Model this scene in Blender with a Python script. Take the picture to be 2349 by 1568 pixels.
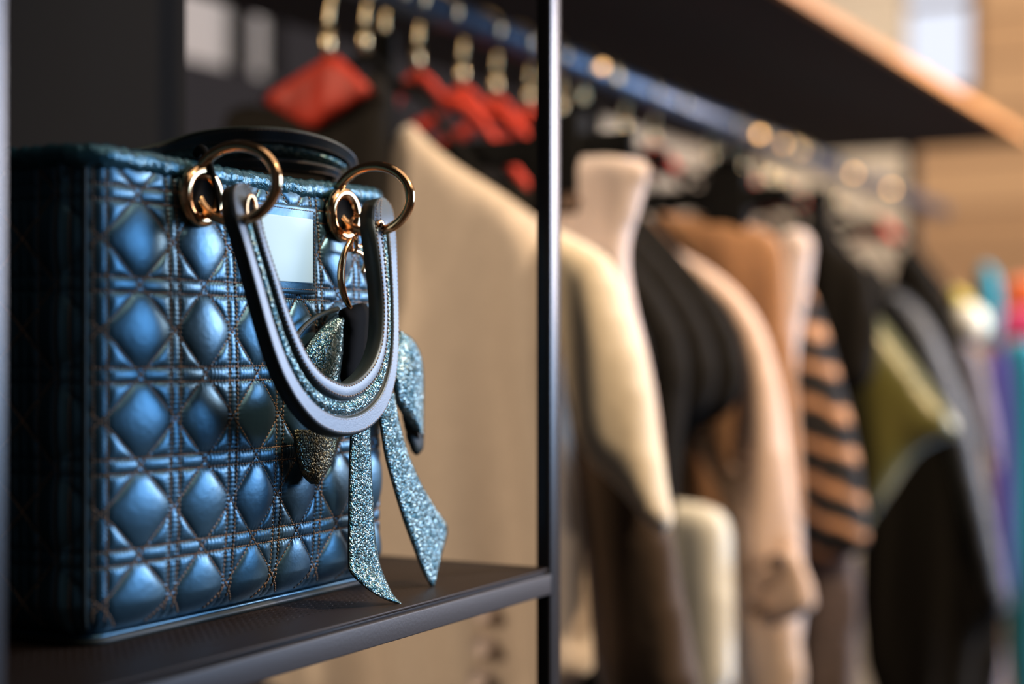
import bpy, math, random
import numpy as np
from mathutils import Vector, Matrix
from mathutils.geometry import delaunay_2d_cdt

random.seed(7); RNG = np.random.RandomState(11)
for o in list(bpy.data.objects): bpy.data.objects.remove(o)
SC = bpy.context.scene
COL = SC.collection

# ------------------------------------------------------------------ camera
F = 3600.0; CX = 1174.5; HY = 800.0; CZ = 1.35          # focal length (px), image centre, horizon row, camera height
TH = math.atan((3150 - CX) / F); CT, ST = math.cos(TH), math.sin(TH)
cam = bpy.data.cameras.new('camera'); cam.sensor_width = 36; cam.lens = F / 2349 * 36
cam.shift_y = (HY - 784) / 2349; cam.clip_start = 0.02
cam.dof.use_dof = True; cam.dof.focus_distance = 0.733; cam.dof.aperture_fstop = 2.9
co = bpy.data.objects.new('camera', cam); COL.objects.link(co)
co.location = (0, 0, CZ); co.rotation_euler = (math.pi / 2, 0, TH - math.pi / 2)
SC.camera = co

# ------------------------------------------------------------------ light and exposure
SC.view_settings.view_transform = 'Standard'; SC.view_settings.look = 'None'
SC.view_settings.gamma = 1; SC.view_settings.use_curve_mapping = False
SC.view_settings.exposure = 0.0
w = bpy.data.worlds.new('world'); SC.world = w; w.use_nodes = True
w.node_tree.nodes['Background'].inputs[0].default_value = (0.30, 0.26, 0.24, 1)
w.node_tree.nodes['Background'].inputs[1].default_value = 0.05

def aim(o, target):
    d = Vector(target) - o.location
    o.rotation_euler = d.to_track_quat('-Z', 'Y').to_euler()
def area(name, loc, target, sx, sy, power, col):
    l = bpy.data.lights.new(name, 'AREA'); l.shape = 'RECTANGLE'; l.size = sx; l.size_y = sy
    l.energy = power; l.color = col
    o = bpy.data.objects.new(name, l); COL.objects.link(o); o.location = loc; aim(o, target); return o
def spot(name, loc, target, power, col, ang=50, r=0.04, blend=0.5):
    l = bpy.data.lights.new(name, 'SPOT'); l.energy = power; l.color = col
    l.spot_size = math.radians(ang); l.spot_blend = blend; l.shadow_soft_size = r
    o = bpy.data.objects.new(name, l); COL.objects.link(o); o.location = loc; aim(o, target); return o
# daylight from the shop window across the room (the bag face mirrors it), warm ceiling spots over the rail
area('shop_window_daylight', (2.55, -1.55, 1.76), (0.62, 0.45, 1.35), 1.6, 1.1, 62, (0.31, 0.59, 1.0))
area('window_daylight_high', (4.5, -1.9, 2.15), (1.2, 0.5, 1.4), 1.0, 1.1, 110, (1.0, 0.85, 0.82))
area('overhead_fill', (1.8, -0.6, 2.95), (1.8, -0.6, 0), 3.5, 2.5, 28, (1.0, 0.86, 0.72))  # added soft fill to lift the dark surfaces
spot('ceiling_spot_warm_a', (0.98, -0.8, 2.8), (1.18, 0.62, 1.15), 135, (1.0, 0.78, 0.54), 42, 0.03)
spot('ceiling_spot_warm_b', (1.3, -1.0, 2.8), (1.9, 0.6, 1.15), 125, (1.0, 0.70, 0.42), 55, 0.03)
spot('ceiling_spot_warm_c', (2.3, -1.1, 2.7), (2.6, 0.5, 1.35), 260, (1.0, 0.84, 0.64), 40, 0.03)
spot('fill_behind_display', (-0.5, 1.12, 1.95), (1.4, 0.60, 1.15), 70, (1.0, 0.78, 0.56), 50, 0.08)  # added unseen fill aimed at the garment faces behind the shelf
spot('ceiling_spot_wall', (3.6, 0.2, 2.8), (5.5, 0.7, 1.7), 85, (1.0, 0.66, 0.38), 90, 0.05)
spot('ceiling_spot_back', (3.6, 1.3, 2.8), (5.2, 1.7, 1.5), 75, (1.0, 0.88, 0.74), 110, 0.05)

# ------------------------------------------------------------------ helpers
ABS = {}
def px(x, y, Y=None, X=None):
    """point of the photograph at pixel (x, y), on the plane y=Y (along the rail) or x=X (across it)"""
    u = (x - CX) / F
    t = Y / (ST - u * CT) if Y is not None else X / (CT + u * ST)
    return np.array([t * (CT + u * ST), t * (ST - u * CT), CZ + t * (HY - y) / F])
def tag(o, label=None, cat=None, group=None, kind=None):
    if label: o['label'] = label
    if cat: o['category'] = cat
    if group: o['group'] = group
    if kind: o['kind'] = kind
    return o
def empty(name, loc, parent=None):
    o = bpy.data.objects.new(name, None); COL.objects.link(o); o.empty_display_size = 0.02
    p = ABS[parent] if parent else Vector((0, 0, 0))
    ABS[o] = Vector(loc); o.location = ABS[o] - p; o.parent = parent
    return o
def mobj(name, verts, faces, mats, parent=None, smooth=True, midx=None, origin=None):
    me = bpy.data.meshes.new(name)
    v = np.asarray(verts, dtype=float)
    c = Vector(origin) if origin is not None else Vector(((v.min(0) + v.max(0)) / 2).tolist())
    me.from_pydata((v - np.array(c)).tolist(), [], [tuple(f) for f in faces] if not isinstance(faces, list) else faces)
    for m in (mats if isinstance(mats, (list, tuple)) else [mats]): me.materials.append(m)
    if smooth: me.polygons.foreach_set('use_smooth', [True] * len(me.polygons))
    if midx is not None: me.polygons.foreach_set('material_index', np.asarray(midx, dtype=np.int32))
    me.update()
    o = bpy.data.objects.new(name, me); COL.objects.link(o)
    p = ABS[parent] if parent else Vector((0, 0, 0))
    ABS[o] = c; o.location = c - p; o.parent = parent
    return o
class MB:
    """collects simple solids into one mesh"""
    def __init__(s): s.v = []; s.f = []; s.m = []
    def add(s, v, f, mi=0):
        n = len(s.v); s.v += [tuple(map(float, a)) for a in v]; s.f += [tuple(n + i for i in q) for q in f]; s.m += [mi] * len(f); return s
    def box(s, a, b, mi=0, bev=0.0):
        x0, y0, z0 = a; x1, y1, z1 = b
        if bev <= 0:
            v = [(x, y, z) for x in (x0, x1) for y in (y0, y1) for z in (z0, z1)]
            return s.add(v, [(0, 1, 3, 2), (4, 6, 7, 5), (0, 4, 5, 1), (2, 3, 7, 6), (0, 2, 6, 4), (1, 5, 7, 3)], mi)
        c = np.array([(x0 + x1) / 2, (y0 + y1) / 2, (z0 + z1) / 2]); h = np.array([(x1 - x0) / 2, (y1 - y0) / 2, (z1 - z0) / 2])
        import bmesh
        bm = bmesh.new(); bmesh.ops.create_cube(bm, size=2)
        for q in bm.verts: q.co = Vector((q.co.x * h[0] + c[0], q.co.y * h[1] + c[1], q.co.z * h[2] + c[2]))
        bmesh.ops.bevel(bm, geom=bm.edges[:], offset=bev, segments=3, profile=0.5, affect='EDGES')
        bm.verts.index_update()
        s.add([q.co[:] for q in bm.verts], [tuple(q.index for q in f.verts) for f in bm.faces], mi); bm.free(); return s
    def tube(s, pts, r, seg=12, mi=0, closed=False, caps=True):
        v, f = tube(pts, r, seg, closed, caps); return s.add(v, f, mi)
    def build(s, name, mats, parent=None, smooth=True, origin=None):
        return mobj(name, s.v, s.f, mats, parent, smooth, s.m, origin)
def tube(pts, r, seg=12, closed=False, caps=True):
    P = np.asarray(pts, float); n = len(P)
    R = np.full(n, r) if np.isscalar(r) else np.asarray(r, float)
    T = np.zeros_like(P)
    if closed: T = np.roll(P, -1, 0) - np.roll(P, 1, 0)
    else:
        T[1:-1] = P[2:] - P[:-2]; T[0] = P[1] - P[0]; T[-1] = P[-1] - P[-2]
    T /= np.linalg.norm(T, axis=1)[:, None] + 1e-12
    a = np.array([0, 0, 1.0]) if abs(T[0][2]) < .9 else np.array([1.0, 0, 0])
    N = np.cross(T[0], a); N /= np.linalg.norm(N)
    v = []
    for i in range(n):
        N = N - T[i] * np.dot(N, T[i]); N /= np.linalg.norm(N); B = np.cross(T[i], N)
        for k in range(seg):
            q = 2 * math.pi * k / seg
            v.append(P[i] + R[i] * (math.cos(q) * N + math.sin(q) * B))
    f = []
    m = n if closed else n - 1
    for i in range(m):
        j = (i + 1) % n
        for k in range(seg):
            l = (k + 1) % seg
            f.append((i * seg + k, i * seg + l, j * seg + l, j * seg + k))
    if not closed and caps:
        f.append(tuple(range(seg))[::-1]); f.append(tuple((n - 1) * seg + k for k in range(seg)))
    return v, f
def spline(P, n=8, closed=False):
    P = np.asarray(P, float); m = len(P); out = []
    for i in range(m if closed else m - 1):
        g = (lambda k: P[k % m]) if closed else (lambda k: P[min(max(k, 0), m - 1)])
        a, b, c, d = g(i - 1), g(i), g(i + 1), g(i + 2)
        for k in range(n):
            t = k / n
            out.append(.5 * ((2 * b) + (c - a) * t + (2 * a - 5 * b + 4 * c - d) * t * t + (3 * b - a - 3 * c + d) * t ** 3))
    if not closed: out.append(P[-1])
    return np.array(out)
def chaikin(P, it=2):
    P = np.asarray(P, float)
    for _ in range(it):
        Q = np.roll(P, -1, 0)
        P = np.stack([.75 * P + .25 * Q, .25 * P + .75 * Q], 1).reshape(-1, P.shape[1])
    return P
def ring(c, u, v, R, r, n=48, seg=14, su=1.0, sv=1.0):
    c, u, v = map(lambda a: np.array(a, float), (c, u, v))
    return tube([c + R * (su * math.cos(q) * u + sv * math.sin(q) * v) for q in np.linspace(0, 2 * math.pi, n, endpoint=False)], r, seg, True)

# ------------------------------------------------------------------ materials
def mat(name, col, rough=.5, metal=0.0, **k):
    m = bpy.data.materials.new(name); m.use_nodes = True
    b = m.node_tree.nodes['Principled BSDF']
    b.inputs['Base Color'].default_value = (*col, 1); b.inputs['Roughness'].default_value = rough; b.inputs['Metallic'].default_value = metal
    for kk, vv in k.items():
        b.inputs[kk.replace('_', ' ')].default_value = vv
    return m
def bump(m, kind='noise', scale=200, dist=.0004, strength=.6, detail=3, colvar=0.0, roughvar=0.0):
    nt = m.node_tree; b = nt.nodes['Principled BSDF']
    tc = nt.nodes.new('ShaderNodeTexCoord')
    if kind == 'noise':
        t = nt.nodes.new('ShaderNodeTexNoise'); t.inputs['Scale'].default_value = scale; t.inputs['Detail'].default_value = detail; out = t.outputs['Fac']
    elif kind == 'voronoi':
        t = nt.nodes.new('ShaderNodeTexVoronoi'); t.inputs['Scale'].default_value = scale; out = t.outputs['Distance']
    elif kind == 'wave':
        t = nt.nodes.new('ShaderNodeTexWave'); t.inputs['Scale'].default_value = scale; t.inputs['Distortion'].default_value = 2; out = t.outputs['Fac']
    nt.links.new(tc.outputs['Object'], t.inputs['Vector'])
    bp = nt.nodes.new('ShaderNodeBump'); bp.inputs['Distance'].default_value = dist; bp.inputs['Strength'].default_value = strength
    nt.links.new(out, bp.inputs['Height']); nt.links.new(bp.outputs['Normal'], b.inputs['Normal'])
    if colvar:
        c = b.inputs['Base Color'].default_value[:]
        mx = nt.nodes.new('ShaderNodeMix'); mx.data_type = 'RGBA'
        mx.inputs[6].default_value = (*[q * (1 - colvar) for q in c[:3]], 1); mx.inputs[7].default_value = (*[min(1, q * (1 + colvar)) for q in c[:3]], 1)
        nt.links.new(out, mx.inputs[0]); nt.links.new(mx.outputs[2], b.inputs['Base Color'])
    if roughvar:
        r = b.inputs['Roughness'].default_value
        mp = nt.nodes.new('ShaderNodeMapRange'); mp.inputs[3].default_value = max(.02, r - roughvar); mp.inputs[4].default_value = r + roughvar
        nt.links.new(out, mp.inputs[0]); nt.links.new(mp.outputs[0], b.inputs['Roughness'])
    return m
def glitter(name, base, spark, scale, rough=.22):
    m = mat(name, base, rough, .85); nt = m.node_tree; b = nt.nodes['Principled BSDF']
    tc = nt.nodes.new('ShaderNodeTexCoord')
    v = nt.nodes.new('ShaderNodeTexVoronoi'); v.inputs['Scale'].default_value = scale
    nt.links.new(tc.outputs['Object'], v.inputs['Vector'])
    s = nt.nodes.new('ShaderNodeSeparateColor'); nt.links.new(v.outputs['Color'], s.inputs[0])
    mx = nt.nodes.new('ShaderNodeMix'); mx.data_type = 'RGBA'; mx.inputs[6].default_value = (*base, 1); mx.inputs[7].default_value = (*spark, 1)
    pw = nt.nodes.new('ShaderNodeMath'); pw.operation = 'POWER'; pw.inputs[1].default_value = 2.2
    nt.links.new(s.outputs[0], pw.inputs[0]); nt.links.new(pw.outputs[0], mx.inputs[0]); nt.links.new(mx.outputs[2], b.inputs['Base Color'])
    bp = nt.nodes.new('ShaderNodeBump'); bp.inputs['Distance'].default_value = .0006; bp.inputs['Strength'].default_value = .9; bp.invert = True
    nt.links.new(v.outputs['Distance'], bp.inputs['Height']); nt.links.new(bp.outputs['Normal'], b.inputs['Normal'])
    return m
M = {}
M['leather'] = bump(mat('teal_leather', (.052, .125, .180), .36, .70), 'noise', 330, .00028, .5, 6)
M['trim'] = bump(mat('handle_leather', (.115, .145, .175), .44, .5), 'noise', 1200, .00012, .5, 3)
M['edge'] = mat('painted_edge', (.022, .030, .028), .5, 0, Specular_IOR_Level=.35)
M['patent'] = bump(mat('crinkled_patent', (.03, .105, .14), .18, .5), 'noise', 320, .0010, 1.0, 4)
M['glit'] = glitter('pebbled_metallic_leather', (.035, .12, .15), (.46, .58, .56), 880, .27)
M['gold'] = mat('pale_gold', (.95, .56, .28), .14, 1.0)
M['brass'] = mat('brass', (.80, .62, .34), .30, 1.0)
M['thread'] = mat('brown_thread', (.30, .18, .10), .45)
M['thread_pale'] = mat('pale_thread', (.30, .22, .17), .5)
M['plate'] = mat('pale_plate', (.68, .93, 1.0), .65, 0)
M['black'] = mat('black', (.006, .006, .006), .8, 0, Specular_IOR_Level=.1)
M['steel'] = bump(mat('dark_powder_coated_steel', (.040, .036, .036), .27, .2), 'noise', 700, .0002, .4)
M['rail'] = mat('blue_grey_rail', (.08, .105, .15), .34, .5)
M['velvet'] = mat('red_velvet', (.62, .045, .02), .8)
M['panel'] = bump(mat('black_panel', (.008, .007, .006), .95, 0, Specular_IOR_Level=.1), 'noise', 300, .0002, .3)

# perforated tray: rows of small round holes as relief
def perforated():
    m = mat('perforated_brown_steel', (.022, .013, .009), .5, .1, Specular_IOR_Level=.2); nt = m.node_tree; b = nt.nodes['Principled BSDF']
    g = nt.nodes.new('ShaderNodeNewGeometry'); sx = nt.nodes.new('ShaderNodeSeparateXYZ'); nt.links.new(g.outputs['Position'], sx.inputs[0])
    def mth(op, a, bb=None):
        n = nt.nodes.new('ShaderNodeMath'); n.operation = op
        for i, q in enumerate((a, bb)):
            if q is None: continue
            if isinstance(q, (int, float)): n.inputs[i].default_value = q
            else: nt.links.new(q, n.inputs[i])
        return n.outputs[0]
    p = .0046
    fx = mth('SUBTRACT', mth('FRACT', mth('DIVIDE', sx.outputs[0], p)), .5); fy = mth('SUBTRACT', mth('FRACT', mth('DIVIDE', sx.outputs[1], p)), .5)
    r = mth('SQRT', mth('ADD', mth('MULTIPLY', fx, fx), mth('MULTIPLY', fy, fy)))
    mr = nt.nodes.new('ShaderNodeMapRange'); mr.interpolation_type = 'SMOOTHSTEP'; mr.inputs[1].default_value = .14; mr.inputs[2].default_value = .24
    nt.links.new(r, mr.inputs[0])
    back = nt.nodes.new('ShaderNodeMapRange'); back.inputs[1].default_value = .424; back.inputs[2].default_value = .4245; nt.links.new(sx.outputs[1], back.inputs[0])
    h = mth('SUBTRACT', 1, mth('MULTIPLY', mth('SUBTRACT', 1, mr.outputs[0]), back.outputs[0]))
    bp = nt.nodes.new('ShaderNodeBump'); bp.inputs['Distance'].default_value = .0008; bp.inputs['Strength'].default_value = 1
    nt.links.new(h, bp.inputs['Height']); nt.links.new(bp.outputs['Normal'], b.inputs['Normal'])
    return m
M['tray'] = perforated()

# ------------------------------------------------------------------ the room
def struct(name, a, b, m):
    o = MB().box(a, b).build(name, m, smooth=False); o['kind'] = 'structure'; return o
mfloor = bump(mat('dark_wood_floor', (.07, .045, .03), .5), 'noise', 6, .002, .3)
mceil = mat('dark_ceiling', (.02, .018, .016), .8)
mwall = bump(mat('grey_plaster', (.020, .016, .015), .9), 'noise', 40, .002, .4)
mopp = mat('far_side_wall', (.05, .045, .04), .9)
def brick(name, c1, c2, mortar, rot=None, scale=3.0):
    m = mat(name, c1, .8); nt = m.node_tree; b = nt.nodes['Principled BSDF']
    tc = nt.nodes.new('ShaderNodeTexCoord'); mp = nt.nodes.new('ShaderNodeMapping'); nt.links.new(tc.outputs['Object'], mp.inputs[0])
    if rot: mp.inputs['Rotation'].default_value = rot
    t = nt.nodes.new('ShaderNodeTexBrick'); t.inputs['Scale'].default_value = scale
    t.inputs['Color1'].default_value = (*c1, 1); t.inputs['Color2'].default_value = (*c2, 1); t.inputs['Mortar'].default_value = (*mortar, 1)
    nt.links.new(mp.outputs[0], t.inputs['Vector']); nt.links.new(t.outputs['Color'], b.inputs['Base Color'])
    bp = nt.nodes.new('ShaderNodeBump'); bp.inputs['Distance'].default_value = .01; bp.invert = True
    nt.links.new(t.outputs['Fac'], bp.inputs['Height']); nt.links.new(bp.outputs['Normal'], b.inputs['Normal'])
    return m
H = math.pi / 2
mbrick_end = brick('warm_brick', (.40, .25, .14), (.58, .39, .23), (.22, .14, .09), (H, 0, H))
BYW = 1.95
mbrick_pale = brick('pale_end_brick', (.60, .54, .46), (.72, .66, .56), (.40, .36, .30), (H, 0, H), 5)
mbrick_back = brick('pale_brick', (.55, .50, .42), (.66, .60, .50), (.32, .28, .24), (H, 0, 0), 4)
struct('floor', (-2, -3, -.1), (5.6, 2.1, 0), mfloor)
struct('ceiling', (-2, -3, 3), (5.6, 2.1, 3.1), mceil)
# end wall of brick, with a window opening high up (y 1.05..1.62 seen between the shelf and the frame edge)
EX = 5.5
wl = px(2012, 0, X=EX)[1]; wr = px(2246, 0, X=EX)[1]; wb = px(2140, 225, X=EX)[2]
b = MB(); b.box((EX, -3, 0), (EX + .1, wr, 3)); b.box((EX, wl, 0), (EX + .1, 2.1, 3)); b.box((EX, wr, 0), (EX + .1, wl, wb)); b.box((EX, wr, 2.9), (EX + .1, wl, 3))
o = b.build('wall_end', mbrick_end, smooth=False); o['kind'] = 'structure'
py_ = px(2075, 400, X=EX - .05)[1]
struct('wall_end_pillar', (EX - .06, py_, 0), (EX, BYW, 3), mbrick_pale)
sky = mat('daylight_pane', (.05, .05, .06), .6); sb = sky.node_tree.nodes['Principled BSDF']
sb.inputs['Emission Color'].default_value = (.80, .86, 1.0, 1); sb.inputs['Emission Strength'].default_value = 1.0
wn = MB().box((EX + .05, wr, wb), (EX + .06, wl, 2.9)).build('window_1', sky, smooth=False); wn['kind'] = 'structure'
fr = MB()
for ya, yb in ((wr, wr + .03), (wl - .03, wl)): fr.box((EX - .01, ya, wb), (EX + .05, yb, 2.9))
fr.box((EX - .01, wr, wb), (EX + .05, wl, wb + .03)); fr.box((EX - .01, wr, 2.55), (EX + .05, wl, 2.57))
fo = fr.build('window_frame', mat('brown_window_frame', (.16, .09, .05), .6), wn, smooth=False)
# back wall behind the rail: grey plaster with two dim windows at the left, pale brick further along
BY = 1.95
x0, x1 = px(360, 100, Y=BY)[0], px(562, 100, Y=BY)[0]; x2, x3 = px(582, 100, Y=BY)[0], px(645, 100, Y=BY)[0]
zb = px(415, 130, Y=BY)[2]; xs = px(1262, 300, Y=BY)[0]
b = MB(); b.box((-2, BY, 0), (xs, BY + .1, zb)); b.box((-2, BY, 2.85), (xs, BY + .1, 3)); b.box((-2, BY, zb), (x0, BY + .1, 2.85)); b.box((x1, BY, zb), (x2, BY + .1, 2.85)); b.box((x3, BY, zb), (xs, BY + .1, 2.85))
o = b.build('wall_back', mwall, smooth=False); o['kind'] = 'structure'
o = MB().box((xs, BY, 0), (5.6, BY + .1, 3)).build('wall_back_brick', mbrick_back, smooth=False); o['kind'] = 'structure'
dim = mat('frosted_pane', (.3, .27, .25), .5); db = dim.node_tree.nodes['Principled BSDF']
db.inputs['Emission Color'].default_value = (.95, .78, .64, 1); db.inputs['Emission Strength'].default_value = .26
for i, (a, c) in enumerate(((x0, x1), (x2, x3))):
    o = MB().box((a, BY + .04, zb), (c, BY + .05, 2.85)).build('window_%d' % (i + 2), dim, smooth=False); o['kind'] = 'structure'
struct('wall_front', (-2, -3.1, 0), (5.6, -3, 3), mopp)
struct('wall_left', (-2.1, -3, 0), (-2, 2.1, 3), mopp)

# ------------------------------------------------------------------ black metal display shelf
ZS = CZ - .1210                                        # tray surface
sh = tag(empty('metal_shelf', (.58, .50, 0)), 'dark metal open shelf unit with perforated tray carrying the quilted handbag', 'shelf')
FY = .398
MB().box((.372, FY + .0012, ZS - .0018), (.772, .640, ZS), 0, .0007).build('tray', M['tray'], sh)
t_ = MB().box((.372, FY, ZS - .0145), (.772, FY + .009, ZS - .0032), 0, .0008); t_.box((.372, FY + .003, ZS - .0035), (.772, FY + .008, ZS - .0015))
t_.build('front_rail', bump(mat('matte_dark_steel', (.050, .045, .046), .5, 0, Specular_IOR_Level=.35), 'noise', 700, .0002, .4), sh)
MB().box((.372, .631, ZS - .0145), (.772, .640, ZS - .0019), 0, .0008).build('rear_rail', M['steel'], sh)
for xx in (.7695, .3630):
    MB().box((xx + .001, FY + .009, ZS - .0145), (xx + .0115, .631, ZS - .0019), 0, .0008).build('side_rail', M['steel'], sh)
for xx, yy in ((.7695, FY), (.3630, FY), (.7695, .631), (.3630, .631)):
    if yy > .6 and xx > .5: continue
    MB().box((xx, yy, 0), (xx + .0128, yy + .009, 2.35), 0, .0009).build('post', M['steel'], sh)
MB().box((.3630, FY, 2.33), (.7823, .640, 2.35), 0, .001).build('top_tray', M['steel'], sh)
MB().box((.3630, FY + .01, .06), (.7823, .640, .075), 0, .001).build('bottom_tray', M['steel'], sh)
pe = px(414, 100, Y=.647)[0]
MB().box((-.75, .642, .0), (pe, .652, 2.35), 0, .001).build('back_panel', M['panel'], sh)  # lengthened to the left, out of view, to keep the fill off the bag

# ------------------------------------------------------------------ the handbag
X0, Y0, WB, DB = .4700, .452, .2180, .108
ZB, ZT = CZ - .1190, CZ + .0790
HB = ZT - ZB; RC = .014; RF = .016
L1 = WB - 2 * RC; L2 = DB - 2 * RC; AR = math.pi / 2 * RC; PER = 2 * (L1 + L2) + 4 * AR
def plan(s):
    """rounded rectangle perimeter; s=0 at the left end of the front's straight run, growing to the right"""
    s = np.mod(np.asarray(s, float), PER)
    x = np.zeros_like(s); y = np.zeros_like(s); nx = np.zeros_like(s); ny = np.zeros_like(s)
    segs = [('l', L1), ('a', AR), ('l', L2), ('a', AR), ('l', L1), ('a', AR), ('l', L2), ('a', AR)]
    pos = np.array([X0 + RC, Y0]); d = np.array([1.0, 0.0]); acc = 0
    for k, ln in segs:
        m = (s >= acc - 1e-12) & (s <= acc + ln + 1e-9); q = s[m] - acc
        n = np.array([d[1], -d[0]])
        if k == 'l':
            x[m] = pos[0] + d[0] * q; y[m] = pos[1] + d[1] * q; nx[m] = n[0]; ny[m] = n[1]; pos = pos + d * ln
        else:
            c = pos - n * RC; a = q / RC
            vx = n[0] * np.cos(a) - n[1] * np.sin(a); vy = n[0] * np.sin(a) + n[1] * np.cos(a)
            x[m] = c[0] + RC * vx; y[m] = c[1] + RC * vy; nx[m] = vx; ny[m] = vy
            d = np.array([-d[1], d[0]]); n2 = np.array([d[1], -d[0]]); pos = c + RC * n2
        acc += ln
    return x, y, nx, ny
BUL = .0075
def wrap(s):
    s = np.asarray(s, float); return np.where(s > L1 + AR + L2 / 2 + .12, s - PER, s)
def bulge(s, z):
    s = wrap(s); a = np.clip((s + RC) / (L1 + 2 * RC), 0, 1); zr = np.clip((z - ZB) / HB, 0, 1)
    return BUL * np.sin(np.pi * a) * np.sin(np.pi * np.clip(zr, .0, 1)) ** .6
# columns of the quilting, read off the photograph at mid height
COLPX = [236, 402, 534, 640, 733, 818, 893]
SV = []
for q in COLPX:
    yy = Y0
    for _ in range(8):
        P = px(q, 900, Y=yy); s_ = P[0] - X0 - RC; yy = Y0 - float(bulge(np.array(s_), CZ - .02))
    SV.append(s_)
SV = np.array(SV); CELL = .03745; ZH0 = CZ + .0640
SVX = np.concatenate([[SV[0] - CELL * 5], [SV[0] - CELL], SV, [SV[-1] + CELL * 1, SV[-1] + CELL * 9]])
IVX = np.concatenate([[-5], [-1], np.arange(len(SV)), [len(SV), len(SV) + 8]])
def uidx(s): return np.interp(wrap(s), SVX, IVX)
def sidx(u): return np.interp(u, IVX, SVX)
def vidx(z): return (z - ZH0) / CELL
DBL = .0031; DBLV = .0026                                            # half the gap of the doubled seams
def quilt(s, z):
    s = wrap(s); u = uidx(s); v = vidx(z)
    fo = lambda d: .50 * (1 - np.exp(-d / .0010)) + .50 * (1 - np.exp(-d / .0050))
    def near(i, unit, dbl):
        fr_ = i - np.round(i); d = np.abs(fr_) * unit
        d1 = np.abs(d - dbl); d2 = d + dbl; d3 = unit - d - dbl
        return fo(d1) * fo(d2) * fo(np.abs(d3)), d1
    unit_u = np.gradient(SVX, IVX)[0] * 0 + CELL
    f1, a1 = near(u, CELL, DBLV); f2, a2 = near(v, CELL, DBL)
    def dg(i):
        fr_ = i - .5 - np.round(i - .5); d = np.abs(fr_) * CELL * .7071
        return fo(d) * fo(CELL * .7071 - d), d
    f3, a3 = dg(u + v); f4, a4 = dg(u - v)
    h = f1 * f2 * f3 * f4
    amp = np.where(s > -AR * .6, .0036, .0026)
    edge = np.clip((ZT - z) / .010, 0, 1) * np.clip((z - ZB) / .014, 0, 1)
    out = amp * h * edge
    st = .0021
    pk = np.exp(-a1 / .0011) * np.cos(2 * np.pi * z / st) + np.exp(-a2 / .0011) * np.cos(2 * np.pi * s / st)
    out += .00045 * pk * edge * (s > -AR)
    # seams of the gusset at the left
    for sg in (-AR + .004, -AR - .003, -AR - .013):
        out -= .0011 * np.exp(-((s - sg) / .0009) ** 2)
    out += .0016 * np.exp(-((s + AR - .0005) / .0016) ** 2)
    return out
def surf(s, z, extra=0.0, q=True):
    s = np.asarray(s, float); z = np.asarray(z, float)
    x, y, nx, ny = plan(s)
    off = bulge(s, z) + extra
    if q: off = off + quilt(s, z)
    dz = np.clip((ZB + RF - z) / RF, 0, 1)
    off = off - RF * .8 * (1 - np.sqrt(np.clip(1 - dz * dz, 0, 1)))
    return np.stack([x + nx * off, y + ny * off, z], -1)
ss = np.concatenate([np.arange(-AR - L2 - AR, -AR - .03, .0012), np.arange(-AR - .03, -.002, .0007), np.arange(-.002, L1 + AR, .00048), np.linspace(L1 + AR + .002, PER - AR - L2 - AR - .002, 70)])
zz = np.concatenate([[ZB + .00001, ZB + .0002, ZB + .0006], np.arange(ZB + .001, ZT, .00055), [ZT]])
S, Z = np.meshgrid(ss, zz); G = surf(S, Z); nr, nc = S.shape
V = G.reshape(-1, 3)
I = np.arange(nr * nc).reshape(nr, nc); J = np.roll(I, -1, 1)
Fq = np.stack([I[:-1], J[:-1], J[1:], I[1:]], -1).reshape(-1, 4)
bag = tag(empty('handbag', (X0 + WB / 2, Y0 + DB / 2, ZS)), 'blue teal quilted leather handbag with gold rings and ribbon bow on the metal shelf', 'handbag')
faces = Fq.tolist()
faces.append(I[0][::-1].tolist())
# inside of the opening: a lining sunk 12 mm below the rim
body = mobj('body', V, faces, M['leather'], bag)
MB().add([tuple(a) for a in surf(np.linspace(0, PER, 120, endpoint=False), np.full(120, ZT - .012), -.0012, False)], [tuple(range(120))]).build('lining', M['black'], bag, smooth=False)
# base sole
ps = surf(np.linspace(0, PER, 160, endpoint=False), np.full(160, ZB + .006), 0, False)
c_ = ps.mean(0); v1 = ps.copy(); v1[:, 2] = ZB + .0004; v2 = ps.copy(); v2[:, 2] = ZS; v2[:, :2] = c_[:2] + (v2[:, :2] - c_[:2]) * .992
n_ = 160
rim1 = v1.copy(); rim1[:, 2] = ZB - .0002
fcs = [(i, (i + 1) % n_, n_ + (i + 1) % n_, n_ + i) for i in range(n_)] + [tuple(range(n_))[::-1], tuple(range(n_, 2 * n_))]
mobj('base', np.concatenate([v2, v1]), fcs, M['edge'], bag)
# piping round the bottom edge and the front's left edge
MB().tube(surf(np.linspace(0, PER, 260, endpoint=False), np.full(260, ZB + .0012), .0026, False), .0008, 8, closed=True).build('base_piping', M['leather'], body)
MB().tube(surf(np.full(80, -AR * .55), np.linspace(ZB + .006, ZT, 80), .0006, False), .0013, 8).build('edge_piping', M['edge'], body)

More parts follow.
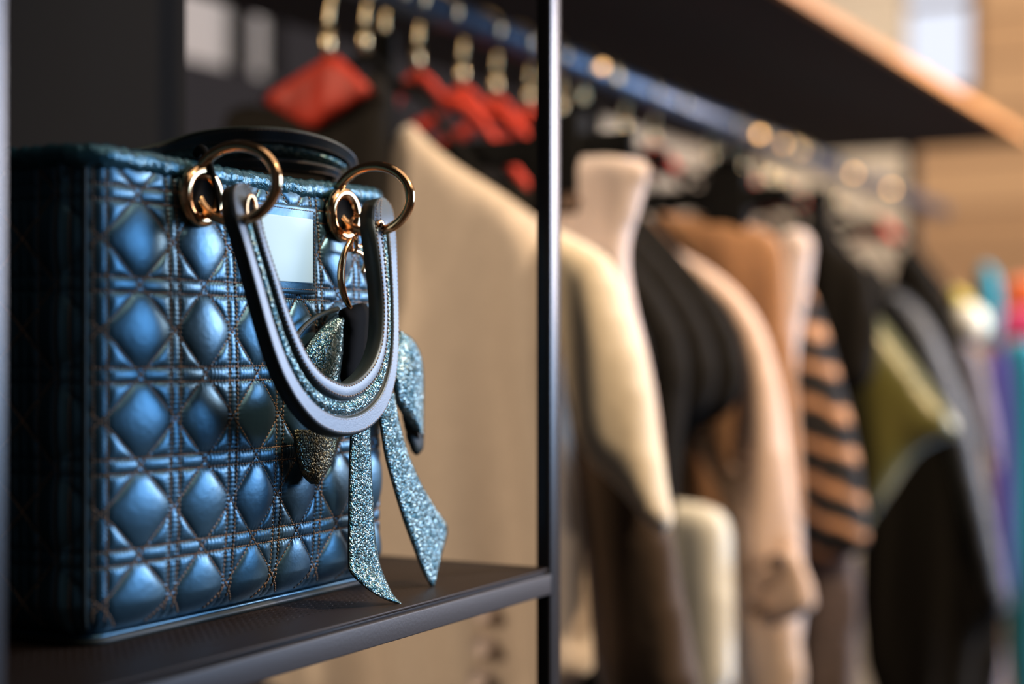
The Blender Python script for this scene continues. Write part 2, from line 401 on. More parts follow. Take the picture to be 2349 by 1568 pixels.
# stitches: short thread capsules laid along the seams
def stitches(name, lines, m, parent, step=.0021, ln=.0016, r=.00036, lift=.00012):
    vs, fs = [], []
    for P in lines:
        P = np.asarray(P); d = np.linalg.norm(np.diff(P, axis=0), axis=1); cum = np.concatenate([[0], np.cumsum(d)])
        if cum[-1] < step * 1.5: continue
        n = int(cum[-1] / step)
        for k in range(n):
            a, bq = k * step + .0002, k * step + .0002 + ln
            tt = np.array([a, a + .15 * ln, a + .5 * ln, a + .85 * ln, bq])
            Q = np.stack([np.interp(tt, cum, P[:, i]) for i in range(3)], 1)
            v, f = tube(Q, np.array([.3, .9, 1, .9, .3]) * r, 5)
            b0 = len(vs); vs += v; fs += [tuple(b0 + i for i in q) for q in f]
    if vs: return mobj(name, vs, fs, m, parent)
def slines(lines2, lift=.00035):
    out = []
    for s0, z0, s1, z1 in lines2:
        n = max(2, int(math.hypot(s1 - s0, z1 - z0) / .0009))
        s = np.linspace(s0, s1, n); z = np.linspace(z0, z1, n)
        out.append(surf(s, z, lift))
    return out
ln2 = []
sL, sR = -AR * .45, L1 + AR * .3; zL, zU = ZB + .008, ZT - .004
for s_ in SV:
    for k in (-DBLV, DBLV):
        if sL < s_ + k < sR: ln2.append((s_ + k, zL, s_ + k, zU))
for n in range(1, -6, -1):
    for k in (-DBL, DBL):
        z = ZH0 + n * CELL + k
        if zL < z < zU: ln2.append((sL, z, sR, z))
def diag(sgn, lo, hi):
    out = []
    for n in range(-16, 18):
        c = n + .5; us = np.linspace(float(uidx(np.array(lo))), float(uidx(np.array(hi))), 900)
        vv = sgn * (c - us) if sgn > 0 else (us - c)
        s = sidx(us); z = ZH0 + vv * CELL; m = (z > zL - .004) & (z < zU)
        if m.sum() > 8: out.append(surf(s[m], z[m], .00035))
    return out
stitches('stitching', slines(ln2) + diag(1, sL, sR) + diag(-1, sL, sR), M['thread'], body)
ln3 = [(-AR + .004, zL, -AR + .004, zU), (-AR - .003, zL, -AR - .003, zU), (-AR - .013, zL, -AR - .013, zU)]
sl = slines(ln3, .0003) + diag(1, -AR - L2, -AR - .001) + diag(-1, -AR - L2, -AR - .001)
stitches('gusset_stitching', sl, M['thread'], body)

# rim of crinkled patent round the opening
rs = np.linspace(0, PER, 420, endpoint=False)
prof = [(-.0030, -.0052), (-.0006, -.0054), (.0018, -.0046), (.0031, -.0022), (.0034, .0004), (.0027, .0030), (.0008, .0046), (-.0015, .0044), (-.0034, .0026), (-.0040, -.001)]
rows = []
for a, c in prof:
    wv = 1 + .07 * np.sin(rs * 613 + 3 * np.sin(rs * 171) + c * 400) + .05 * np.sin(rs * 1130 + 2 * np.sin(rs * 307))
    sag = -.0016 * np.sin(np.pi * np.clip((wrap(rs) - .02) / (L1 - .04), 0, 1))
    P = surf(rs, np.full(420, ZT), a * wv, False); P[:, 2] = ZT - .0005 + c * wv + sag; rows.append(P)
rows = np.array(rows); npf = len(prof)
I = np.arange(npf * 420).reshape(npf, 420)
fc = np.stack([I, np.roll(I, -1, 1), np.roll(np.roll(I, -1, 1), -1, 0), np.roll(I, -1, 0)], -1).reshape(-1, 4)
mobj('rim', rows.reshape(-1, 3), fc.tolist(), M['patent'], bag)

# nameplate: leather frame and blank pale plate
def on_face(pxl, yy=900, zref=CZ):
    y = Y0
    for _ in range(8):
        P = px(pxl, yy, Y=y); y = Y0 - float(bulge(np.array(P[0] - X0 - RC), zref)) - .004
    return P
yl = Y0 - float(bulge(np.array(.5 * L1), CZ + .045)) - .0042
xr = px(727, 560, Y=yl)[0]; xl = xr - .048; zt = px(727, 478, Y=yl)[2] + .0005; zb_ = px(727, 676, Y=yl)[2]
MB().box((xl, yl, zb_), (xr, yl + .006, zt), 0, .0012).build('label_frame', M['leather'], bag)
xr2 = px(718, 560, Y=yl - .0006)[0]; zt2 = px(718, 503, Y=yl)[2]; zb2 = px(718, 650, Y=yl)[2]; xl2 = xl + .0045
pl = MB().box((xl2, yl - .0008, zb2), (xr2, yl + .001, zt2), 0, .0005).build('nameplate', M['plate'], bag); pl['label'] = 'blank pale blue plate'
e = .0022
fr_ln = []
for a, c in (((xl + e, zt - e), (xr - e, zt - e)), ((xr - e, zt - e), (xr - e, zb_ + e)), ((xr - e, zb_ + e), (xl + e, zb_ + e))):
    fr_ln.append(np.array([[a[0], yl - .0002, a[1]], [c[0], yl - .0002, c[1]]]))
stitches('label_stitching', fr_ln, M['thread'], bag, .0018, .0013, .0002)

# grommets, rings
ZG = CZ + .0662
GX = []
for q, rcx, rcy in ((462, 541, 421), (788, 855, 457)):
    y = Y0
    for _ in range(8):
        P = px(q, 460, Y=y); y = Y0 - float(bulge(np.array(P[0] - X0 - RC), ZG)) - .0042
    gx, gy = P[0], y; GX.append((gx, gy))
    g = MB()
    v, f = ring((gx, gy, ZG), (1, 0, 0), (0, 0, 1), .0107, .0029, 56, 14, 1.0, 1.0); g.add(v, f)
    v, f = ring((gx, gy + .002, ZG), (1, 0, 0), (0, 0, 1), .0072, .0016, 48, 10); g.add(v, f)
    go = g.build('grommet', M['gold'], bag)
    hn = 40
    hv = [(gx + .0075 * math.cos(q2), gy - .0006, ZG + .0075 * math.sin(q2)) for q2 in np.linspace(0, 2 * math.pi, hn, endpoint=False)]
    hv += [(a, b_ + .0044, c) for a, b_, c in hv]
    MB().add(hv, [tuple(range(hn)), tuple(range(hn, 2 * hn))[::-1]] + [(i, (i + 1) % hn, hn + (i + 1) % hn, hn + i) for i in range(hn)]).build('grommet_hole', M['black'], go)
    cc = px(rcx, rcy, X=gx)
    u_ = np.array([.0, 1, 0]); v, f = ring(cc, u_, (0, 0, 1), .0162, .0024, 96, 16, 1.34, 1.0)
    MB().add(v, f).build('ring', M['gold'], bag)
    v, f = ring(cc + np.array([0, .0163, .004]), (1, 0, 0), (0, 1, 0), .0024, .0008, 24, 8)
# black cord looped over the rim and hanging beside the left grommet
cd = [px(452, 352, Y=.462), px(462, 341, Y=.455), px(472, 352, Y=.447), px(480, 372, Y=.4435), px(488, 400, Y=.4415), px(496, 440, Y=.440), px(503, 490, Y=.438)]
cdp = spline(cd, 8)
MB().tube(cdp, np.linspace(.0022, .0009, len(cdp)), 8).build('cord', M['black'], bag)

# ---- handles: a flanged band with a pebbled roll down its middle
PROF = [(0, 0, 1), (.01, .0012, 1), (.035, .0020, 0), (.06, .0023, 0), (.07, .0023, 0), (.31, .0021, 0), (.32, .0021, 0), (.345, .0015, 0), (.36, .0003, 1), (.385, .0002, 1), (.41, .0010, 2), (.46, .0018, 2),
        (.52, .0021, 2), (.58, .0018, 2), (.63, .0008, 2), (.655, .0002, 1), (.675, .0006, 1), (.69, .0024, 0), (.71, .0030, 0), (.72, .0031, 0), (.93, .0031, 0), (.94, .0030, 0), (.975, .0022, 0), (1, .0006, 1)]
def band(name, outer, inner, nrm, thick, parent, nsub=8, taper=True, pale=True):
    O = spline(outer, nsub); Iq = spline(inner, nsub); N = spline(nrm, nsub); N /= np.linalg.norm(N, axis=1)[:, None]
    n = len(O); rows = []; ii = np.arange(n); e_ = np.minimum(ii, n - 1 - ii) / nsub
    g = np.clip((e_ - 3.2) / .8, 0, 1); g = g * g * (3 - 2 * g) if taper else g * 0 + 1
    for c, h, m in PROF:
        hf = 0.0022 * min(1, min(c, 1 - c) / .05)
        rows.append(O * (1 - c) + Iq * c + N * ((h * g + hf * (1 - g)) * thick / .0065)[:, None])
    k = len(PROF)
    for c in (1.0, .75, .25, 0.0): rows.append(O * (1 - c) + Iq * c - N * (thick * (1.0 if c in (.75, .25) else .86)))
    R_ = np.array(rows).transpose(1, 0, 2); m_ = R_.shape[1]
    V = R_.reshape(-1, 3); f = []; mi = []
    pm = [(2 if 2 in (PROF[q][2], PROF[q + 1][2]) else 1 if 1 in (PROF[q][2], PROF[q + 1][2]) else 0) for q in range(k - 1)] + [1] * (m_ - k + 1)
    for i in range(n - 1):
        for j in range(m_):
            l = (j + 1) % m_; f.append((i * m_ + j, (i + 1) * m_ + j, (i + 1) * m_ + l, i * m_ + l)); mi.append(pm[j] if (g[i] > .5 or j in (0, k - 2) or j >= k - 1) else 0)
    f.append(tuple(range(m_))); mi.append(1); f.append(tuple((n - 1) * m_ + j for j in range(m_))[::-1]); mi.append(1)
    o = mobj(name, V, f, [M['trim'], M['edge'], M['glit']], parent, True, mi)
    lines = []
    for c, h in ((.07, .0021), (.30, .00185), (.735, .0033), (.93, .0031)):
        lines.append((O * (1 - c) + Iq * c + N * (h * thick / .0065))[5:-5])
    stitches('handle_stitching', lines, M['thread_pale'] if pale else M['thread'], o, .0021, .0014, .00036)
    return o
pairs = [((544, 421), (550, 421)), ((531, 430), (563, 427)), ((526, 448), (576, 442)), ((528, 475), (584, 465)), ((536, 515), (592, 505)), ((553, 570), (604, 556)), ((575, 650), (628, 630)), ((598, 735), (652, 706)), ((620, 808), (676, 768)),
         ((645, 872), (702, 820)), ((682, 935), (730, 854)), ((728, 982), (760, 872)), ((782, 1000), (790, 878)), ((836, 988), (820, 862)), ((878, 945), (846, 830)), ((900, 880), (862, 785)),
         ((908, 800), (867, 735)), ((908, 700), (866, 680)), ((905, 600), (858, 600)), ((903, 545), (850, 545)), ((899, 500), (847, 505)), ((893, 475), (849, 478)), ((880, 459), (857, 461)), ((870, 454), (865, 454))]
npair = len(pairs); out_, in_, nn = [], [], []
for i, (a, c) in enumerate(pairs):
    q = i / (npair - 1); yb = .4300 - .0180 * math.sin(math.pi * min(1, max(0, (q - .02) / .96))) ** 1.2
    pass
    out_.append(px(*a, Y=yb)); in_.append(px(*c, Y=yb + .0008)); nn.append((-.12 * math.cos(math.pi * q), -1, .12))
HF = band('front_handle', out_, in_, nn, .0060, bag)
HF['label'] = 'handle hanging down over the bag front'
for (ex, ey) in ((575, 478), (872, 533)):
    y_ = .4256 - .0034
    c = px(ex, ey, Y=y_); g = MB()
    v, f = ring(c, (1, 0, 0), (0, 0, 1), .0040, .0009, 32, 8, .8, 1.35); g.add(v, f)
    hv = [(c[0] + .0034 * math.cos(q), c[1] - .0002, c[2] + .0053 * math.sin(q)) for q in np.linspace(0, 2 * math.pi, 24, endpoint=False)]
    go = g.build('eyelet', M['gold'], HF)
    hv += [(a_, b_ + .001, d_) for a_, b_, d_ in hv]
    MB().add(hv, [tuple(range(24)), tuple(range(24, 48))[::-1]] + [(i, (i + 1) % 24, 24 + (i + 1) % 24, 24 + i) for i in range(24)]).build('eyelet_hole', M['black'], HF)
# rear handle lying forward over the opening
rp = [((300, 345), (330, 384), .56), ((388, 324), (400, 386), .548), ((470, 300), (480, 392), .525), ((560, 290), (560, 393), .503), ((650, 293), (645, 396), .488), ((730, 309), (700, 400), .477), ((785, 333), (735, 403), .470),
      ((812, 358), (758, 408), .468), ((817, 385), (758, 415), .474), ((805, 410), (752, 424), .486)]
out_ = [px(a[0], a[1], Y=q) for a, c, q in rp]; in_ = [px(c[0], c[1], Y=q + .010) for a, c, q in rp]
HR = band('rear_handle', out_, in_, [(-.25, -1, -.1)] * len(rp), .0060, bag, 8, False)
HR['label'] = 'handle flopped over the bag opening'

# charm on the right ring
gx, gy = GX[1]
ch = empty('charm', px(815, 520, Y=.434), bag)
MB().add(*ring(px(821, 515, Y=.437), (0, 1, 0), (0, 0, 1), .0046, .0009, 32, 8)).build('jump_ring', M['gold'], ch)
MB().add(*ring(px(824, 550, Y=.437), (1, 0, 0), (0, 0, 1), .0034, .0009, 28, 8)).build('link', M['gold'], ch)
MB().add(*ring(px(812, 562, Y=.437), (.6, .8, 0), (0, 0, 1), .0038, .0009, 28, 8)).build('link', M['gold'], ch)
cr = [(806, 548), (793, 572), (784, 605), (782, 640), (787, 670), (797, 695), (804, 706)]
P = spline([px(a, c, Y=.4345) for a, c in cr], 8); n = len(P)
rr = .0011 + .0011 * np.sin(np.linspace(0, np.pi, n)) ** 1.0
mb = MB(); mb.tube(P, rr * .85, 12); mb.build('crescent', M['gold'], ch)
mb = MB(); mb.tube(spline([px(a, c, Y=.441) for a, c in ((800, 572), (826, 580), (838, 600), (832, 625))], 6), .0012, 10); mb.build('letter', M['gold'], ch)

# inflated outline: polygon in a plane, rounded towards its edge, with soft folds
def inflate(name, poly, to3, nrm, T, R, m, parent=None, step=.006, fold=0.0, ff=22, seed=0, smooth_it=2, tilt=0.3, origin=None, closed_back=True):
    P = chaikin(poly, smooth_it) if smooth_it else np.asarray(poly, float)
    # resample the outline
    Q = []
    for i in range(len(P)):
        a, c = P[i], P[(i + 1) % len(P)]; L = np.linalg.norm(c - a); k = max(1, int(L / step))
        for j in range(k): Q.append(a + (c - a) * j / k)
    P = np.array(Q); lo, hi = P.min(0), P.max(0)
    gx_ = np.arange(lo[0] + step * .5, hi[0], step); gy_ = np.arange(lo[1] + step * .5, hi[1], step)
    GX_, GY_ = np.meshgrid(gx_, gy_); pts = np.stack([GX_.ravel(), GY_.ravel()], 1)
    A = P; B = np.roll(P, -1, 0); AB = B - A; LL = (AB ** 2).sum(1) + 1e-18
    def dist(pts):
        out = np.empty(len(pts))
        for k in range(0, len(pts), 4000):
            p = pts[k:k + 4000, None, :]; t = np.clip(((p - A) * AB).sum(2) / LL, 0, 1)
            out[k:k + 4000] = np.sqrt((((A + t[..., None] * AB) - p) ** 2).sum(2)).min(1)
        return out
    ins = np.zeros(len(pts), bool)
    for k in range(len(P)):
        a, c = A[k], B[k]
        cond = (a[1] > pts[:, 1]) != (c[1] > pts[:, 1])
        with np.errstate(divide='ignore', invalid='ignore'):
            xi = (c[0] - a[0]) * (pts[:, 1] - a[1]) / (c[1] - a[1]) + a[0]
        ins ^= cond & (pts[:, 0] < xi)
    pts = pts[ins]; d = dist(pts) if len(pts) else np.zeros(0); keep = d > step * .45; pts = pts[keep]; d = d[keep]
    nb = len(P); allp = [Vector(q) for q in P] + [Vector(q) for q in pts]
    vo, ed, fo_, ov, oe, of = delaunay_2d_cdt(allp, [(i, (i + 1) % nb) for i in range(nb)], [tuple(range(nb))], 1, 1e-7)
    vo = np.array([v[:] for v in vo]); dd = dist(vo); dd[dd < 1e-6] = 0
    q = np.clip(dd / R, 0, 1); th = T * np.sqrt(np.clip(1 - (1 - q) ** 2, 0, 1))
    rs_ = np.random.RandomState(seed); ph = rs_.rand(6) * 6.28
    a_ = vo[:, 0]; z_ = vo[:, 1]; zr = np.clip((hi[1] - z_) / (hi[1] - lo[1] + 1e-9), 0, 1)
    ffn = 0
    if fold:
        w1 = a_ + tilt * (z_ - lo[1]) * .4 * math.sin(ph[3])
        ffn = fold * (.25 + zr ** .8) * (.6 * np.sin(ff * 2 * np.pi * w1 + ph[0] + .8 * np.sin(z_ * 9 + ph[1])) + .4 * np.sin(ff * 1.7 * 2 * np.pi * w1 + ph[2] + .9 * np.sin(z_ * 6 + ph[4])))
        ffn = ffn * np.clip(dd / (R * .6), 0.15, 1)
    base = np.array([to3(v) for v in vo]); n3 = np.array(nrm, float); n3 /= np.linalg.norm(n3)
    Fv = base + n3 * (th + ffn)[:, None]
    isb = dd <= 0
    idx = np.arange(len(vo)); bk = np.where(isb, idx, -1); ex = np.where(~isb)[0]; bk[ex] = len(vo) + np.arange(len(ex))
    Bv = base[ex] + n3 * (-th[ex] + (ffn[ex] if fold else 0))[:, None]
    V = np.concatenate([Fv, Bv]); fs = []
    for t_ in fo_:
        t_ = list(t_); p0, p1, p2 = (Fv[t_[0]], Fv[t_[1]], Fv[t_[2]]); nn_ = np.cross(p1 - p0, p2 - p0)
        if np.dot(nn_, n3) < 0: t_ = t_[::-1]
        fs.append(tuple(t_)); fs.append(tuple(int(bk[k]) for k in t_[::-1]))
    return mobj(name, V, fs, m, parent, True, None, origin)

# ---- ribbon bow
bow = empty('bow', px(820, 850, Y=.438), bag); bow['label'] = 'bow of pebbled metallic ribbon with two tails'
def strip(name, prs, ys, m, parent, thick=.0009, back=None, nsub=8, nrm=(-.15, -1, 0), seg=8, crown=.0012):
    A = spline([px(*a, Y=y) for (a, c), y in zip(prs, ys)], nsub); B = spline([px(*c, Y=y) for (a, c), y in zip(prs, ys)], nsub)
    N = np.array(nrm, float); N /= np.linalg.norm(N); n = len(A); V = []; f = []; mi = []
    for i in range(n):
        for k in range(seg + 1):
            c = k / seg; V.append(A[i] * (1 - c) + B[i] * c + N * (crown * math.sin(math.pi * c)))
        for k in range(seg + 1):
            c = 1 - k / seg; V.append(A[i] * (1 - c) + B[i] * c + N * (crown * math.sin(math.pi * c) - thick))
    m_ = 2 * (seg + 1)
    for i in range(n - 1):
        for k in range(m_):
            l = (k + 1) % m_; f.append((i * m_ + k, i * m_ + l, (i + 1) * m_ + l, (i + 1) * m_ + k)); mi.append(0 if k < seg else 1)
    f.append(tuple(range(m_))[::-1]); mi.append(1); f.append(tuple((n - 1) * m_ + k for k in range(m_))); mi.append(1)
    return mobj(name, V, f, [m, back or M['edge']], parent, True, mi)
tA = [((812, 930), (850, 930)), ((806, 1000), (850, 1000)), ((803, 1080), (853, 1080)), ((802, 1160), (857, 1160)), ((801, 1230), (861, 1225)), ((801, 1282), (867, 1268)), ((806, 1312), (874, 1300)), ((838, 1345), (888, 1335)), ((875, 1370), (902, 1362)), ((914, 1385), (921, 1383))]
strip('tail', tA, [.4210, .4200, .4190, .4185, .4175, .4165, .4150, .4120, .4090, .4064], M['glit'], bow)
tB = [((862, 900), (905, 900)), ((872, 960), (916, 960)), ((884, 1040), (936, 1035)), ((905, 1120), (968, 1110)), ((928, 1195), (1000, 1165)), ((952, 1260), (1027, 1210)), ((972, 1312), (1014, 1270)), ((990, 1344), (996, 1343))]
strip('tail', tB, [.4230, .4225, .4220, .4218, .4215, .4213, .4212, .4210], M['glit'], bow)
lR = [((908, 762), (914, 757)), ((905, 785), (945, 775)), ((904, 820), (966, 812)), ((904, 870), (973, 862)), ((908, 915), (973, 925)), ((925, 950), (972, 975)), ((948, 985), (970, 1005))]
strip('loop', lR, [.436, .434, .432, .431, .432, .433, .434], M['glit'], bow, crown=.003)
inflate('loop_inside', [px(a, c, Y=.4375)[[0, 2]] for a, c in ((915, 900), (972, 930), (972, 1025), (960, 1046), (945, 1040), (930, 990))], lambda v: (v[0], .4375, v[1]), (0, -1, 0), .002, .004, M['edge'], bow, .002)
lL = [((772, 722), (800, 716)), ((745, 745), (790, 748)), ((718, 775), (788, 785)), ((700, 805), (785, 822)), ((690, 838), (780, 860)), ((688, 870), (775, 892))]
strip('loop', lL, [.4400, .4385, .4372, .4365, .4368, .438], M['glit'], bow, crown=.003)
lB = [((676, 985), (790, 985)), ((678, 1020), (778, 1015)), ((684, 1060), (768, 1050)), ((696, 1090), (748, 1085)), ((716, 1110), (724, 1109))]
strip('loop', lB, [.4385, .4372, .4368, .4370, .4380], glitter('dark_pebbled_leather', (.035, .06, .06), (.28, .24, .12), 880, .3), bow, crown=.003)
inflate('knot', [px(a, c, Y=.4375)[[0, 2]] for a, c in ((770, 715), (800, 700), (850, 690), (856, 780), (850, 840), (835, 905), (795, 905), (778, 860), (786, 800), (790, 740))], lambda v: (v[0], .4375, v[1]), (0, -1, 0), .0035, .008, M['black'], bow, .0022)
MB().tube(spline([px(a, c, Y=.4375) for a, c in ((672, 786), (695, 752), (730, 725), (775, 708))], 8), .0013, 8).build('loop_edge', M['edge'], bow)

# ------------------------------------------------------------------ clothes rail, upper shelf
YR = .72; KR = .398; ZR = CZ + KR * YR
rack = tag(empty('clothes_rack', (1.9, YR, 0)), 'long dark clothes rack with a blue-grey rail under a wooden shelf', 'clothes rack')
RA, RB = .805, 3.02
def zr_at(x): return CZ + .2923 - .0184 * (x - 1.38)
MB().tube([(RA, YR, zr_at(RA)), (RB, YR, zr_at(RB))], .0150, 24).build('rail', M['rail'], rack)
ZU = CZ + .385; UY0 = .385 / .688; UY1 = 1.13
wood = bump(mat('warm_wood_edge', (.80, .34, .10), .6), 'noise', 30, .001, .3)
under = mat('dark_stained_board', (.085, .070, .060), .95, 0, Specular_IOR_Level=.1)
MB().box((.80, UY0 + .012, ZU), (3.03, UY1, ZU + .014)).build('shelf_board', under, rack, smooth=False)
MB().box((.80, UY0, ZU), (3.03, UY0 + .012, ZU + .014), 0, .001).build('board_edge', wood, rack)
MB().box((3.0, .765, 0), (3.022, .787, ZU), 0, .002).build('post', M['steel'], rack)
MB().box((3.0, UY1 - .03, 0), (3.022, UY1 - .008, ZU), 0, .002).build('post', M['steel'], rack)
MB().box((.80, .70, ZR - .01), (.812, .74, ZU), 0, .001).build('rail_bracket', M['steel'], rack)

# ---- hangers: red velvet body, brass ferrule and hook; black clip hangers
def hook_pts(x):
    R = .0174; p = []
    for a in np.linspace(-25, 178, 16):
        q = math.radians(a); p.append((x, YR - R * math.cos(q) , ZR + R * math.sin(q)))
    p += [(x, YR + .021, ZR - .010), (x, YR + .024, ZR - .026)]
    return p
def proto_hanger(bodymat, name, shape, wid, th):
    x = 0.0
    root = empty(name, (x, YR, ZR))
    MB().tube(spline(hook_pts(x), 3), .0019, 10).build('hook', M['brass'], root)
    hb = MB(); a = np.array([(x, YR + .024, ZR - .036), (x, YR + .024, ZR - .064)]); hb.tube(a - np.array([0, 0, -.012]), .0042, 16); hb.build('ferrule', M['brass'], root)
    P = [(-.20, -.262), (-.17, -.232), (-.10, -.152), (-.06, -.099), (-.03, -.086), (-.014, -.070), (0, -.062), (.014, -.070), (.03, -.086), (.06, -.099), (.10, -.140), (.17, -.215), (.20, -.250)]
    c = spline([(x, YR + .024 + a_, ZR + b_ + .014) for a_, b_ in P], 4)
    V = []; f = []; n = len(c); sg = 12
    for i, p in enumerate(c):
        for k in range(sg):
            q = 2 * math.pi * k / sg; V.append((p[0] + th * math.cos(q), p[1], p[2] - wid + wid * math.sin(q)))
    for i in range(n - 1):
        for k in range(sg):
            l = (k + 1) % sg; f.append((i * sg + k, (i + 1) * sg + k, (i + 1) * sg + l, i * sg + l))
    f += [tuple(range(sg)), tuple((n - 1) * sg + k for k in range(sg))[::-1]]
    mobj('shoulders', V, f, bodymat, root)
    return root
def proto_clip():
    root = empty('clip_hanger', (0, YR, ZR))
    MB().tube(spline(hook_pts(0), 3), .0019, 10).build('hook', M['brass'], root)
    MB().box((-.006, YR + .012, ZR - .130), (.006, YR + .036, ZR - .026), 0, .003).build('neck', M['black'], root)
    MB().box((-.005, YR - .21, ZR - .147), (.005, YR + .26, ZR - .125), 0, .003).build('bar', M['black'], root)
    for yy in (-.145, .185):
        MB().box((-.012, YR + yy - .022, ZR - .190), (.012, YR + yy + .022, ZR - .108), 0, .003).build('clip', M['black'], root)
    return root
def dup(root, x, dy=0, rz=0):
    r = root.copy(); COL.objects.link(r); r.location = (x, YR + dy, ZR); r.rotation_euler = (0, 0, rz)
    for ch_ in list(root.children):
        c = ch_.copy(); COL.objects.link(c); c.parent = r
    return r
redH = proto_hanger(M['velvet'], 'clothes_hanger', None, .0075, .0055)
blkH = proto_hanger(M['black'], 'clothes_hanger', None, .0060, .0050)
clipH = proto_clip()
def proto_grip():
    root = empty('clip_hanger', (0, YR, ZR))
    MB().tube(spline(hook_pts(0), 3), .0019, 10).build('hook', M['brass'], root)
    MB().box((-.008, YR + .004, ZR - .130), (.008, YR + .048, ZR - .026), 0, .006).build('neck', M['black'], root)
    MB().box((-.006, YR - .075, ZR - .100), (.006, YR + .125, ZR - .080), 0, .004).build('bar', M['black'], root)
    return root
gripH = proto_grip()
def proto_red_centre():
    r = dup(blkH, 0); r.name = 'clothes_hanger'
    o = inflate('centre_pad', [(-.045, -.095), (-.030, -.070), (-.008, -.050), (.008, -.050), (.030, -.070), (.045, -.095), (.0, -.085)], lambda v: (-.002, YR + .024 + v[0], ZR + v[1] + .004), (-1, 0, 0), .010, .012, M['velvet'], None, .006)
    o.parent = r; o.location = ABS[o] - Vector((0, YR, ZR)); o['label'] = 'red velvet centre'
    return r
USED = set()
midH = proto_red_centre()
def hang(proto, x, label, group, rz=0):
    r = proto if proto not in USED else dup(proto, x, 0, rz)
    USED.add(proto); r.location = (x, YR, zr_at(x)); r.rotation_euler = (0, 0, rz)
    return tag(r, label, 'hanger', group)
def xr_(p): return float(px(p, 0, Y=YR)[0])
RED = 'red velvet hangers on the rail'; BLK = 'black hangers on the rail'; CLP = 'black clip hangers on the rail'

# ---- fabrics
def cloth(name, col, rough=.85, sc=60, var=.08, sheen=.3, dist=.0012):
    m = mat(name, col, rough); m.node_tree.nodes['Principled BSDF'].inputs['Sheen Weight'].default_value = sheen
    return bump(m, 'noise', sc, dist, .5, 3, var)
CREAM = cloth('cream_cotton', (.84, .70, .50)); BEIGE = cloth('beige_cotton', (.68, .56, .45)); SAND = cloth('sand_gabardine', (.62, .45, .33)); PEACH = cloth('peach_gabardine', (.78, .55, .41)); PINK = cloth('pale_pink_wool', (.72, .58, .52))
TAN = cloth('tan_suede', (.40, .20, .09)); BLACK = cloth('black_wool', (.020, .018, .016), .95, 60, 0, .0); BLACK.node_tree.nodes['Principled BSDF'].inputs['Specular IOR Level'].default_value = .05; SLEEVE_SHADE = cloth('sleeve_shade_brown', (.060, .032, .014)); OLIVE = cloth('olive_satin', (.15, .14, .032), .34); OLIVE.node_tree.nodes['Principled BSDF'].inputs['Coat Weight'].default_value = .7; OLIVE.node_tree.nodes['Principled BSDF'].inputs['Coat Roughness'].default_value = .35; OLIVE.node_tree.nodes['Principled BSDF'].inputs['Coat Tint'].default_value = (1, .95, .6, 1)
GREY = cloth('charcoal_cloth', (.034, .036, .044), .55); TEAL = cloth('teal_cloth', (.01, .25, .36)); PURP = cloth('violet_cloth', (.07, .035, .26)); MAG = cloth('magenta_cloth', (.70, .04, .16)); ORG = cloth('orange_cloth', (.85, .16, .03))
YEL = cloth('yellow_cloth', (.62, .50, .06)); WHITE = cloth('white_cloth', (.95, .90, .78)); LAV = cloth('grey_lilac_cloth', (.20, .18, .22)); RIBT = cloth('dark_knit', (.09, .06, .05), .9, 90, .5, .2, .004)
def striped():
    m = mat('brown_black_striped_knit', (.4, .2, .1), .85); nt = m.node_tree; b = nt.nodes['Principled BSDF']
    tc = nt.nodes.new('ShaderNodeTexCoord'); mp = nt.nodes.new('ShaderNodeMapping'); mp.inputs['Rotation'].default_value = (math.radians(-24), 0, 0)
    nt.links.new(tc.outputs['Object'], mp.inputs[0])
    w_ = nt.nodes.new('ShaderNodeTexWave'); w_.bands_direction = 'Z'; w_.inputs['Scale'].default_value = 9.0; w_.inputs['Distortion'].default_value = 2.2; w_.inputs['Detail Scale'].default_value = 3
    nt.links.new(mp.outputs[0], w_.inputs[0]); cr_ = nt.nodes.new('ShaderNodeValToRGB')
    cr_.color_ramp.elements[0].position = .66; cr_.color_ramp.elements[0].color = (.010, .008, .007, 1); cr_.color_ramp.elements[1].position = .97; cr_.color_ramp.elements[1].color = (.58, .29, .14, 1)
    nt.links.new(w_.outputs['Fac'], cr_.inputs[0]); nt.links.new(cr_.outputs[0], b.inputs['Base Color']); return m
STR = striped()
def garment(name, X, poly, m, label=None, cat=None, T=.016, R=.04, step=.010, fold=.004, ff=14, seed=1, parent=None, it=2, group=None):
    P = [px(a, c, X=X)[1:] for a, c in poly]
    o = inflate(name, P, lambda v: (X, v[0], v[1]), (-1, 0, 0), T, R, m, parent, step, fold, ff, seed, it)
    if label: tag(o, label, cat, group)
    return o
def button(X, a, c, m, parent, r=.008, dx=-.018):
    p = px(a, c, X=X + dx); n = 20
    best = None                                        # sit the button on the cloth behind it
    for b_ in ([parent] if parent.type == 'MESH' else [q for q in parent.children if q.type == 'MESH' and q.name.startswith('body')]):
        o_ = np.array(ABS[b_]); W_ = np.array([v_.co[:] for v_ in b_.data.vertices]) + o_
        d_ = np.hypot(W_[:, 1] - p[1], W_[:, 2] - p[2]); k_ = np.argsort(d_)[:10]; best = W_[k_, 0].min()
    if best is not None and dx > -.03: p = px(a, c, X=best + .004)
    v = [(p[0], p[1] + r * math.cos(q), p[2] + r * math.sin(q)) for q in np.linspace(0, 2 * math.pi, n, endpoint=False)]
    v2 = [(x - .008, y, z) for x, y, z in v]
    return MB().add(v + v2, [tuple(range(n)), tuple(range(n, 2 * n))[::-1]] + [(i, (i + 1) % n, n + (i + 1) % n, n + i) for i in range(n)]).build('button', m, parent)
HORN = mat('horn_button', (.16, .10, .07), .4)

